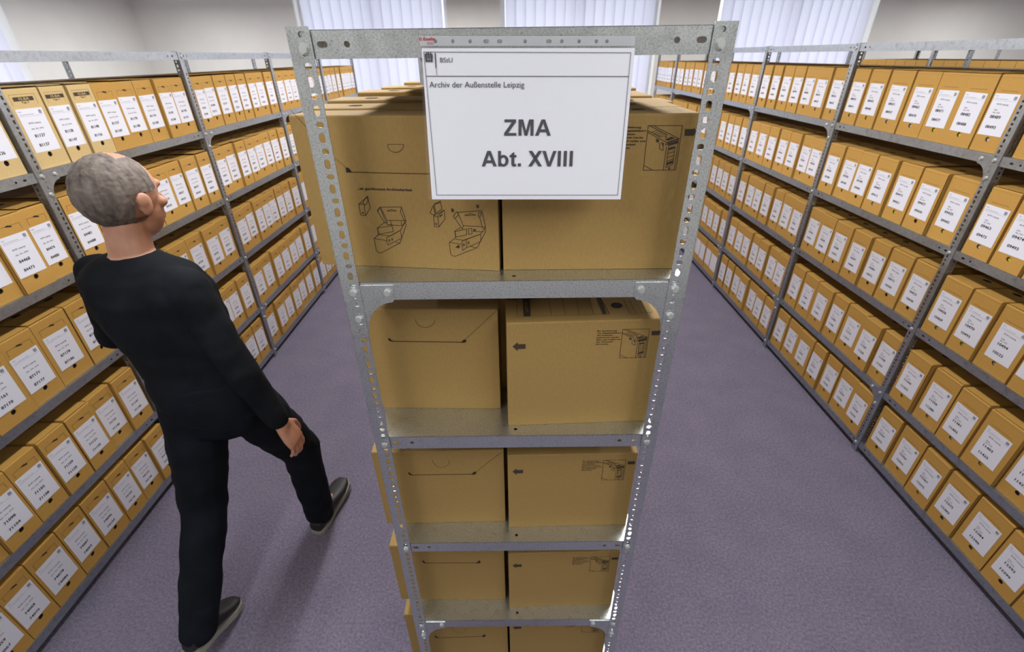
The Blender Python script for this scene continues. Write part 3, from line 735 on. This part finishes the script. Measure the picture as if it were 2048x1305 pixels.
# right boxes: one print, repeated on every level
def z5(L): return [(1240+x/10.04, 230+y/10.04) for x, y in L]
def right_print(row):
    tgt, N2, p2, L2 = FR[('r', row)]
    t1, N1, p1, L1 = FR[('r', 1)]
    inv = Matrix.LocRotScale(t1.location, t1.rotation_euler, None).inverted()
    mb = MB(); P = lambda x, y, e=.0006: px_on(x, y, p1+N1*e, N1)
    line = lambda L, w=.0009: mb.line([P(x, y) for x, y in z5(L)], N1, w, 0)
    poly = lambda L: mb.poly([P(x, y, .0007) for x, y in z5(L)], 0)
    for L in ([(570, 215), (1255, 215), (1120, 1108), (468, 1112), (570, 215)], [(480, 1010), (655, 1108)], [(600, 218), (760, 300)], [(680, 218), (1180, 475), (1085, 1105)], [(1215, 480), (1120, 1105)], [(560, 350), (950, 560), (1180, 480)], [(558, 320), (640, 350), (810, 445), (950, 400), (760, 300), (640, 350)],
              [(690, 375), (820, 320)], [(735, 400), (860, 345)], [(775, 425), (905, 370)], [(935, 640), (870, 1105)], [(975, 640), (925, 1060), (1060, 990), (1105, 640), (975, 690)], [(965, 780), (1095, 735)], [(955, 855), (1085, 810)], [(945, 930), (1075, 885)], [(800, 560), (795, 680), (865, 715), (875, 600)]): line(L)
    line([(950, 555), (1180, 478)], .002)
    for L in ([(985, 660), (1115, 630), (1108, 665), (980, 708)], [(940, 960), (1075, 910), (1065, 965), (935, 1010)], [(895, 445), (920, 430), (950, 440), (925, 460)], [(900, 490), (1040, 435), (1105, 465), (960, 520)],
              [(940, 575), (1165, 510), (1160, 570), (965, 625)], [(905, 575), (930, 570), (935, 605), (908, 605)], [(830, 540), (880, 565), (875, 640), (850, 610)], [(730, 475), (790, 500), (780, 555), (725, 540)],
              [(1305, 285), (1480, 283), (1485, 250), (1545, 345), (1450, 440), (1455, 415), (1295, 418)], [(970, 1060), (1010, 1050), (1000, 1090), (970, 1100)]): poly(L)
    ls = ['Bei Archivierung', 'von Hängebehältern', 'mit Schienen', 'perforierte Lasche', 'links und rechts von', 'der Schachtel', 'abtrennen.']
    ends = [390, 495, 282, 430, 470, 280, 185]
    for i, (s, e) in enumerate(zip(ls, ends)):
        y = 265+i*69; x0 = -75-8*i
        a, b, c = [P(*z5([v])[0]) for v in ((x0, y), (e, y), (x0, y-42))]; U = (b-a); wd = U.length
        text(mb, s, a, U.normalized(), (0, 0, 1), (c-a).length*.85, 0, width=wd, bold=True)
    # left arrow, placed by hand in box space
    X0 = .012
    pts = [(X0, .214), (X0+.011, .225), (X0+.011, .2195), (X0+.0275, .2195), (X0+.0275, .2075), (X0+.011, .2075), (X0+.011, .202)]
    vs = [tuple(inv @ Vector(v)) for v in mb.v]; m2 = MB(); m2.v = vs; m2.f = mb.f; m2.m = mb.m
    dz = -.004 if row > 1 else 0
    m2.v = [(x-(.005 if row > 1 else 0), y, z+dz) for x, y, z in m2.v]
    m2.build('printed_instructions', ['inkb'], tgt)
    m3 = MB(); m3.poly([(x, -.0007, z+.008) for x, z in pts], 0); m3.build('printed_arrow', ['inkb'], tgt)
for row in range(1, 6): right_print(row)
# lid print on the second-level right box
def lid_print(row):
    t, N, p0, L = FR[('r', row)]
    inv = Matrix.LocRotScale(t.location, t.rotation_euler, None).inverted(); top = Vector((0, 0, SH[2]+.0005+BH+.0006)); Z = Vector((0, 0, 1))
    mb = MB(); P = lambda x, y: px_on(1010+x/6.206, 590+y/6.206, top, Z)
    ln = lambda L, w=.0008: mb.line([P(*a) for a in L], Z, w, 0)
    ln([(140, -60), (150, 270), (1295, 238), (1150, -20)]); 
    for a, b in (((545, 60), (575, 255)), ((715, 60), (750, 253)), ((880, 58), (925, 247)), ((1045, 58), (1102, 243))): ln([(a[0]-22, -40), a, b])
    mb.poly([P(215, -40), P(305, -40), P(318, 268), P(230, 270)]); mb.poly([P(1110, -40), P(1165, -40), P(1262, 238), P(1212, 240)])
    ln([(1200, 55), (1298, 238)]); ln([(1470, 55), (1550, 235), (1835, 218), (1740, 50)])
    for x0, x1 in ((1540, 1618), (1610, 1700), (1670, 1765), (1730, 1810)): ln([(x0, 50), (x1, 230)], .0006)
    for y in (100, 140, 185): ln([(1490+(y-55)*.44, y), (1580+(y-55)*.44+20, y-4)], .0006)
    a, b = P(290, 220), P(272, 95); text(mb, 'LEITZ', Vector(a)+Z*.0003, (b-a).normalized(), Vector(P(250, 160)-P(290, 160)).normalized(), (P(290, 160)-P(252, 160)).length*.9, 1, width=(b-a).length)
    for i, s in enumerate('0123'):
        p = P(1570-22*i, 215-43*i); text(mb, s, p, (0, 1, 0), (-1, 0, 0), .0045, 0)
        p = P(1640-22*i, 212-43*i); text(mb, str(5+i), p, (0, 1, 0), (-1, 0, 0), .0045, 0)
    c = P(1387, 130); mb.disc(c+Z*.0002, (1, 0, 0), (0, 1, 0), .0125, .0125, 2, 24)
    mb.v = [tuple(inv @ Vector(v)) for v in mb.v]
    o = mb.build('lid_print', ['inkb', 'board_c', 'dark'], t)
    return o
lp = lid_print(2)
for row in (3, 4, 5):
    link('lid_print', lp.data, FR[('r', row)][0])
o = link('lid_print', lp.data, FR[('r', 1)][0])
# second and further boxes of the top level, whose lids show above the first ones
tx = [(-.385, .03), (-.388, -.004), (-.383, .002), (-.386, .001), (-.380, -.001), (-.384, .0), (-.382, .002), (-.381, -.002), (-.385, 0), (-.383, 0)]
_cb = {}
def far_box(x0, y, z, L, side, label, k):
    t = thing('archive_box', label, 'archive box', (x0, y, z+.0005), math.radians(rnd.uniform(-.8, .8)), 'boxes behind on the middle rack')
    if side not in _cb:
        mb = MB(); r = .0035; h = BH; w_y = .104
        prof = [(0, 0)]+[(r-r*math.cos(q_), h-r+r*math.sin(q_)) for q_ in [i*math.pi/8 for i in range(5)]]+[(w_y-r+r*math.sin(q_), h-r+r*math.cos(q_)) for q_ in [i*math.pi/8 for i in range(5)]]+[(w_y, 0)]
        n = len(prof); A = [(0, a, b) for a, b in prof]; B = [(L, a, b) for a, b in prof]
        mb.add(A+B, [tuple(range(n)), tuple(range(n, 2*n))[::-1]]+[(i, n+i, n+(i+1) % n, (i+1) % n) for i in range(n)])
        c = mb.build('carton', ['board_c'], t)
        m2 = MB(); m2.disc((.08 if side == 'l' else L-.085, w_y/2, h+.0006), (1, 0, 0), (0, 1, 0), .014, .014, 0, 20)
        d = m2.build('finger_hole', ['dark'], t); _cb[side] = (c.data, d.data)
    else:
        link('carton', _cb[side][0], t); link('finger_hole', _cb[side][1], t)
    return t
NAMES = ['second', 'third', 'fourth', 'fifth', 'sixth', 'seventh', 'eighth', 'ninth']
for side in 'lr':
    y = .170
    for k in range(8):
        if k == 0 and side == 'r': y = .166
        if side == 'l': x0 = -.386+rnd.uniform(-.004, .006); L = .345
        else: x0 = [-.018, .004, -.012, .0, .004, -.006, .0, -.004][k]; L = .334
        fb = far_box(x0, y, SH[1], L, side, 'kraft box on the top level of the middle rack, %s side, %s from the sign' % ('left' if side == 'l' else 'right', NAMES[k]), k)
        fb.scale.z = [1.012, 1.03, 1.0, 1.035, 1.01, 1.03, 1.0, 1.02][k] if side == 'l' else [1.0, .995, 1.01, 1.0, 1.02, 1.0, 1.01, 1.0][k]
        y += .1135 if y < .9 else .114
        if 1.02 < y+.11 and y < 1.10: y = 1.10
# remaining boxes of the middle rack stand behind those in front
for row in range(1, 6):
    for sgn in (-1, 1):
        y = .235 if row > 1 else 2.2
        while y < 5.3:
            if not any(abs(y-p) < .06 for p in (1.08, 2.16, 3.24, 4.32)):
                x0 = -.352 if sgn < 0 else -.008
                stuff.box(x0, y-.052, SH[row]+.0005, x0+.340, y+.052, SH[row]+BH)
            y += .113
so = stuff.build('archive_boxes', ['board', 'dark', 'paper'])
so['kind'] = 'stuff'; so['label'] = 'mass of further tan archive boxes deep in the racks behind the front ones'; so['category'] = 'archive boxes'

# ------------------------------------------------------------------ paper sign in its clear sleeve
Yt, Yb = -.0035, -.022
TLc = px_on(843, 96, Vector((0, Yt, 0)), Vector((0, 1, 0))); BLc = px_on(864, 399, Vector((0, Yb, 0)), Vector((0, 1, 0)))
TRc = px_on(1270, 96, Vector((0, Yt, 0)), Vector((0, 1, 0)))
Us = (TRc-TLc).normalized(); Ns = Us.cross(BLc-TLc).normalized()
if Ns.y > 0: Ns = -Ns
Vs = Us.cross(Ns) if Us.cross(Ns).z > 0 else -Us.cross(Ns)
S_ = lambda x, y, e=0: px_on(x, y, TLc+Ns*e, Ns)
sign = thing('paper_sign', 'white sheet reading ZMA Abt. XVIII in a clear sleeve on the middle rack', 'sign', (0, 0, 0))
mb = MB(); C4 = [S_(843, 96.5), S_(1270, 96), S_(1241, 399), S_(864, 399)]
mb.prism([c for c in C4], tuple(-Ns*.0004)); mb.build('sheet', ['sheet'], sign)
mb = MB(); E_ = .0010
def sl(pts, w, m=0): mb.line([S_(x, y, E_) for x, y in pts], Ns, w, m)
def st(s, x0, x1, base, cap, bold=False, m=0):
    a, b = S_(x0, base, E_), S_(x1, base, E_); c = S_((x0+x1)/2, cap, E_); d = S_((x0+x1)/2, base, E_)
    text(mb, s, a, (b-a).normalized(), Vs, (c-d).length, m, width=(b-a).length, bold=bold)
sl([(847.5, 104), (1262, 105.5), (1235.5, 390.5), (873.5, 390.5), (847.5, 104)], .0007)
sl([(852, 152.5), (1257, 153)], .0009)
st('ZMA', 1007.5, 1101.5, 271.5, 239, 'head'); st('Abt. XVIII', 963.5, 1147.5, 333, 302, 'head')
st('BStU', 879.5, 906, 124.8, 115.5); st('Archiv der Außenstelle Leipzig', 859, 1048.5, 175, 163.6)
mb.poly([S_(869, 106, E_), S_(871.3, 106, E_), S_(873, 136, E_), S_(871, 136, E_)]); sl([(872.3, 136), (873.8, 150)], .0006)
eagle(mb, S_(857.5, 113.5, E_), Us, Vs, .0128, 0)
mb.build('lettering', ['ink'], sign)
mb = MB()
# sleeve: clear film over the sheet, a margin at its left and a punched strip above
A, B, C_, D_ = S_(839, 92, .0014), S_(1271.5, 92, .0014), S_(1243, 400, .0014), S_(857, 400, .0014)
mb.poly([A, B, C_, D_])
mb.build('sleeve', ['film'], sign)
mb = MB()
a0 = S_(838, 72, .0012); b0 = S_(1271, 71, .0012); hgt = (S_(1000, 71, .0012)-S_(1000, 94, .0012)).length; wid = (b0-a0).length
cells = []; hx = [.075, .155, .235, .31, .372, .49, .60, .66, .74, .82, .87]
edges = [.055]+[(hx[i]+hx[i+1])/2 for i in range(len(hx)-1)]+[.895]
cells.append((0, .055*wid, None))
for i, h in enumerate(hx): cells.append((edges[i]*wid, edges[i+1]*wid, (hgt*.46, h*wid, .0026, .0040 if i in (3, 4, 6) else .0026)))
cells.append((.895*wid, wid, None))
dn = (S_(838, 94, .0012)-a0).normalized()
perf(mb, a0, -Vs, Us, Ns, .0003, hgt*.86, cells, 0, 12)
mb.build('binder_strip', ['film2'], sign)
mb = MB()
e0 = S_(843, 80.5, .0018)
text(mb, 'Esselte', S_(846, 80.8, .0018), Us, Vs+Us*.15, .0040, 0, width=(S_(868, 80, .0018)-S_(846, 80, .0018)).length, bold=True)
text(mb, '23763', S_(853.5, 89, .0018), Us, Vs, .0030, 0, width=(S_(868, 80, .0018)-S_(854, 80, .0018)).length)
mb.disc(S_(840.8, 78, .0018), Us, Vs, .0022, .0022, 0); mb.disc(S_(841.6, 78, .0020), Us, Vs, .0009, .0009, 1)
mb.build('sleeve_print', ['red', 'film2'], sign)

# ------------------------------------------------------------------ the walking man
from mathutils import noise as mnoise
class Vol:
    """closed pieces that are fused into one continuous surface"""
    def __init__(s): s.v = []; s.f = []
    def loft(s, rings, n=20, p=2.0):
        b = len(s.v)
        for c, U, V in rings:
            c, U, V = Vector(c), Vector(U), Vector(V)
            for i in range(n):
                t = 2*math.pi*i/n; ct, st_ = math.cos(t), math.sin(t)
                k = (abs(ct)**p+abs(st_)**p)**(-1/p)
                s.v.append(tuple(c+U*(ct*k)+V*(st_*k)))
        m = len(rings)
        for j in range(m-1):
            for i in range(n):
                k = (i+1) % n; s.f.append((b+j*n+i, b+j*n+k, b+(j+1)*n+k, b+(j+1)*n+i))
        s.f.append(tuple(b+i for i in range(n))[::-1]); s.f.append(tuple(b+(m-1)*n+i for i in range(n)))
    def cap(s, a, b, ra, rb, n=14):
        a, b = Vector(a), Vector(b); d = (b-a); L = d.length; d = d.normalized() if L > 1e-7 else Vector((0, 0, 1))
        U = d.orthogonal().normalized(); V = d.cross(U); R = []
        for i in range(6):
            t = math.pi/2*(1-(i+.15)/5.15); R.append((a-d*(ra*math.sin(t)), ra*math.cos(t)))
        for i in range(6):
            t = math.pi/2*(i/5.15); R.append((b+d*(rb*math.sin(t)), rb*math.cos(t)))
        s.loft([(c, U*r, V*r) for c, r in R], n)
    def ell(s, c, X, Y, Z, n=20, m=12):
        c, X, Y, Z = Vector(c), Vector(X), Vector(Y), Vector(Z)
        s.loft([(c-Z*math.cos(math.pi*(i+.3)/(m+.6)), X*math.sin(math.pi*(i+.3)/(m+.6)), Y*math.sin(math.pi*(i+.3)/(m+.6))) for i in range(m+1)], n)
    def fuse(s, name, m, vox, parent, smooth_it=4, wr=None, keep=None):
        me = bpy.data.meshes.new(name); me.from_pydata(s.v, [], s.f)
        o = bpy.data.objects.new(name, me); COL.objects.link(o)
        r = o.modifiers.new('r', 'REMESH'); r.mode = 'VOXEL'; r.voxel_size = vox
        q = o.modifiers.new('s', 'SMOOTH'); q.factor = .5; q.iterations = smooth_it
        bpy.context.view_layer.update(); dg = bpy.context.evaluated_depsgraph_get()
        m2 = bpy.data.meshes.new_from_object(o.evaluated_get(dg)); bpy.data.objects.remove(o)
        if wr:
            amp, sc = wr
            for v in m2.vertices:
                co = v.co; k = mnoise.noise(Vector((co.x*sc, co.y*sc, co.z*sc*1.7)))+.5*mnoise.noise(Vector((co.x*sc*2.3+5, co.y*sc*2.3, co.z*sc*3)))
                v.co = co+v.normal*(amp*k)
        if keep:
            import bmesh
            bm = bmesh.new(); bm.from_mesh(m2); bmesh.ops.delete(bm, geom=[v for v in bm.verts if not keep(v.co)], context='VERTS'); bm.to_mesh(m2); bm.free()
        m2.materials.clear(); m2.materials.append(M[m]); m2.name = name
        m2.polygons.foreach_set('use_smooth', [True]*len(m2.polygons))
        return link(name, m2, parent)
man = thing('person', 'grey-haired man in black shirt and black trousers, striding away between the racks at left', 'person', (0, 0, 0))
fw = Vector((.10, .995, 0)).normalized(); rg = Vector((fw.y, -fw.x, 0)); up_ = Vector((0, 0, 1))
TOR = [(.84, -1.050, .500, .150, .110), (.90, -1.052, .498, .172, .122), (.97, -1.058, .500, .172, .122), (1.05, -1.075, .505, .158, .112), (1.15, -1.10, .515, .160, .112), (1.25, -1.13, .53, .176, .118), (1.33, -1.155, .545, .186, .118), (1.39, -1.172, .553, .170, .102), (1.425, -1.18, .556, .120, .080), (1.45, -1.182, .560, .072, .066)]
SHR, SHL = Vector((-1.010, .505, 1.355)), Vector((-1.345, .60, 1.365))
ELR, WRR = Vector((-.885, .435, 1.09)), Vector((-.812, .430, .875))
ELL, WRL = Vector((-1.455, .655, 1.10)), Vector((-1.435, .86, .985))
HPR, KNR, ANR = Vector((-.965, .50, .91)), Vector((-.915, .655, .53)), Vector((-.935, .675, .105))
HPL, KNL, ANL = Vector((-1.135, .49, .91)), Vector((-1.168, .375, .52)), Vector((-1.178, .135, .155))
HC = Vector((-1.172, .612, 1.606)); hf = (fw+rg*.10+up_*-.06).normalized(); hr = hf.cross(up_).normalized(); hu = hr.cross(hf); hf, hr, hu = hf*1.09, hr*1.09, hu*1.09
H_ = lambda r, f, u: HC+hr*r+hf*f+hu*u
# one continuous body
b = Vol()
b.loft([((x, y, z), rg*(w*.90), fw*(d*.90)) for z, x, y, w, d in TOR], 24, 2.3)
b.cap((-1.182, .560, 1.40), H_(0, -.022, -.07), .062, .056)
b.ell(H_(0, -.008, .022), hr*.078, hf*.100, hu*.098)
b.ell(H_(0, .028, -.040), hr*.060, hf*.066, hu*.078)
b.ell(H_(0, .058, -.086), hr*.030, hf*.026, hu*.022)                 # chin
b.cap(H_(0, .094, .012), H_(0, .116, -.026), .009, .013)             # nose
b.ell(H_(.010, .104, -.030), hr*.008, hf*.010, hu*.007); b.ell(H_(-.010, .104, -.030), hr*.008, hf*.010, hu*.007)
b.cap(H_(-.042, .076, .030), H_(.042, .076, .030), .012, .012)       # brow
for g in (-1, 1):
    b.ell(H_(g*.045, .068, -.020), hr*.018, hf*.018, hu*.016)        # cheekbones
    b.ell(H_(g*.078, -.008, -.012), hr*.008, hf*.020, hu*.032); b.ell(H_(g*.084, -.016, .002), hr*.006, hf*.018, hu*.020)   # ears
b.cap(H_(-.020, .090, -.058), H_(.020, .090, -.058), .007, .007); b.cap(H_(-.017, .088, -.070), H_(.017, .088, -.070), .007, .007)   # lips
for A_, E2, W2 in ((SHR, ELR, WRR), (SHL, ELL, WRL)):
    b.cap(A_, E2, .048, .038); b.cap(E2, W2, .038, .026)
for A_, K2, N2 in ((HPR, KNR, ANR), (HPL, KNL, ANL)):
    b.cap(A_, K2, .085, .055); b.cap(K2, N2, .052, .036)
def hand(v, w, d, pn, side, curl):
    """w wrist, d direction of the fingers, pn palm normal, side = direction towards the thumb"""
    d = Vector(d).normalized(); pn = Vector(pn); pn = (pn-d*pn.dot(d)).normalized(); s_ = d.cross(pn).normalized()
    if s_.dot(Vector(side)) < 0: s_ = -s_
    v.cap(w-d*.03, w+d*.01, .027, .026)
    v.loft([(w+d*a, s_*hw, pn*th) for a, hw, th in ((0, .026, .019), (.03, .036, .017), (.065, .042, .015), (.095, .041, .012), (.100, .034, .008))], 16, 2.6)
    for off, L, r in ((.031, .074, .0088), (.0105, .082, .0090), (-.0105, .077, .0086), (-.031, .061, .0078)):
        p = w+d*(.088-abs(off-.008)*.18)+s_*off; a = curl*.45; q = d
        for seg, kk in ((.46, 1.0), (.31, .93), (.23, .86)):
            q = (d*math.cos(a)+pn*math.sin(a)+s_*off*1.2).normalized(); p2 = p+q*(L*seg); v.cap(p, p2, r*kk, r*kk*.95, 10); p = p2; a += curl
    p = w+d*.022+s_*.026; q = (d*.62+s_*.72+pn*.25).normalized(); p2 = p+q*.045; v.cap(p, p2, .0125, .0105, 10)
    q = (d*.85+s_*.30+pn*.30).normalized(); p3 = p2+q*.030; v.cap(p2, p3, .0102, .0092, 10); q = (d*.9+s_*.05+pn*.35).normalized(); v.cap(p3, p3+q*.022, .0092, .0076, 10)
hand(b, WRR, (WRR-ELR).normalized()+Vector((.05, .05, -.1)), -rg, fw, .42)
hand(b, WRL, (WRL-ELL).normalized()+Vector((0, .1, -.25)), rg, fw+up_*.6, .45)
for an, toe in ((ANR, Vector((-.905, .86, .06))), (ANL, Vector((-1.168, .25, .04)))): b.cap(an, an+(toe-an)*.55-Vector((0, 0, .01)), .030, .020)
b.fuse('body', 'skin', .0048, man, 3)
# hair: a cap over the back and sides, thin on top
h = Vol(); h.ell(H_(0, -.014, .022), hr*.0845, hf*.104, hu*.100, 28, 18)
def hk(co):
    d = co-HC; f, u, r = d.dot(hf)/1.188, d.dot(hu)/1.188, abs(d.dot(hr))/1.188
    return (f < .045-.35*max(0, .02-u) and u > -.062 and (f < .012 or u > .015) and (f < -.015 or u < .108 or r > .05) and not (r > .06 and f > -.035 and u < .018))
h.fuse('hair', 'hair', .0040, man, 3, (.0016, 60), hk)
s = Vol()
s.loft([((x, y, z), rg*(w*1.05), fw*(d*1.08)) for z, x, y, w, d in TOR[1:-1]]+[((-1.183, .562, 1.452), rg*.070, fw*.066)], 24, 2.4)
for A_, E2, W2 in ((SHR, ELR, WRR), (SHL, ELL, WRL)):
    s.cap(A_, E2, .066, .053); s.cap(E2, W2+(E2-W2).normalized()*.02, .053, .040); s.cap(A_, Vector((-1.17, .55, 1.37)), .062, .070)
s.fuse('shirt', 'shirt', .008, man, 5, (.006, 9))
tr = Vol()
tr.loft([((x, y, z), rg*(w*1.06), fw*(d*1.10)) for z, x, y, w, d in TOR[:4]], 24, 2.4)
for A_, K2, N2 in ((HPR, KNR, ANR), (HPL, KNL, ANL)):
    tr.cap(A_, K2, .104, .079); tr.cap(K2, N2-(K2-N2).normalized()*.015, .077, .064)
tr.fuse('trousers', 'trouser', .008, man, 5, (.006, 8))
def shoe(heel, toe, sup):
    heel, toe, sup = Vector(heel), Vector(toe), Vector(sup)
    d = (toe-heel).normalized(); L = (toe-heel).length; sup = (sup-d*sup.dot(d)).normalized(); sd = d.cross(sup)
    prof = [(.02, .026, .058), (.10, .036, .072), (.24, .039, .078), (.40, .040, .064), (.58, .045, .046), (.74, .048, .036), (.88, .041, .030), (.97, .024, .020)]
    v = Vol(); v.loft([(heel+d*(L*a)+sup*(.018+hh/2), sd*w, sup*(hh/2)) for a, w, hh in prof], 20, 2.4)
    v.cap(heel+d*(L*.19)+sup*.06, heel+d*(L*.19)+sup*.090, .044, .046)
    o = v.fuse('shoe', 'shoe', .005, man, 3)
    mb = MB(); P = []
    for a, w in [(0, .022), (.05, .033), (.2, .040), (.4, .040), (.6, .047), (.75, .050), (.9, .043), (.98, .024)]: P.append(heel+d*(L*a)+sd*w)
    for a, w in [(.98, .024), (.9, .043), (.75, .050), (.6, .047), (.4, .040), (.2, .040), (.05, .033), (0, .022)]: P.append(heel+d*(L*a)-sd*w)
    mb.prism(P, tuple(sup*.022)); mb.build('sole', ['sole'], o)
    for i in range(5):
        pass
shoe((-.945, .612, .004), (-.897, .915, .038), (0, -.05, 1))
shoe((-1.182, .045, .105), (-1.168, .300, .006), (0, .38, 1))
for g in (-1, 1):
    mb = MB(); c = H_(g*.030, .074, .004); n = 12
    for rr, mm, ex in ((.0125, 0, 0), (.0058, 1, .0078)):
        vs = []; fs = []
        for i in range(7):
            for j in range(n):
                a = math.pi*(i+.01)/6.02; bb = 2*math.pi*j/n
                vs.append(c+hf*ex+hr*(rr*math.sin(a)*math.cos(bb))+hu*(rr*math.sin(a)*math.sin(bb))+hf*(rr*math.cos(a)))
        for i in range(6):
            for j in range(n): fs.append((i*n+j, i*n+(j+1) % n, (i+1)*n+(j+1) % n, (i+1)*n+j))
        mb.add(vs, fs, mm)
    mb.build('eye', ['eye', 'iris'], man, True)
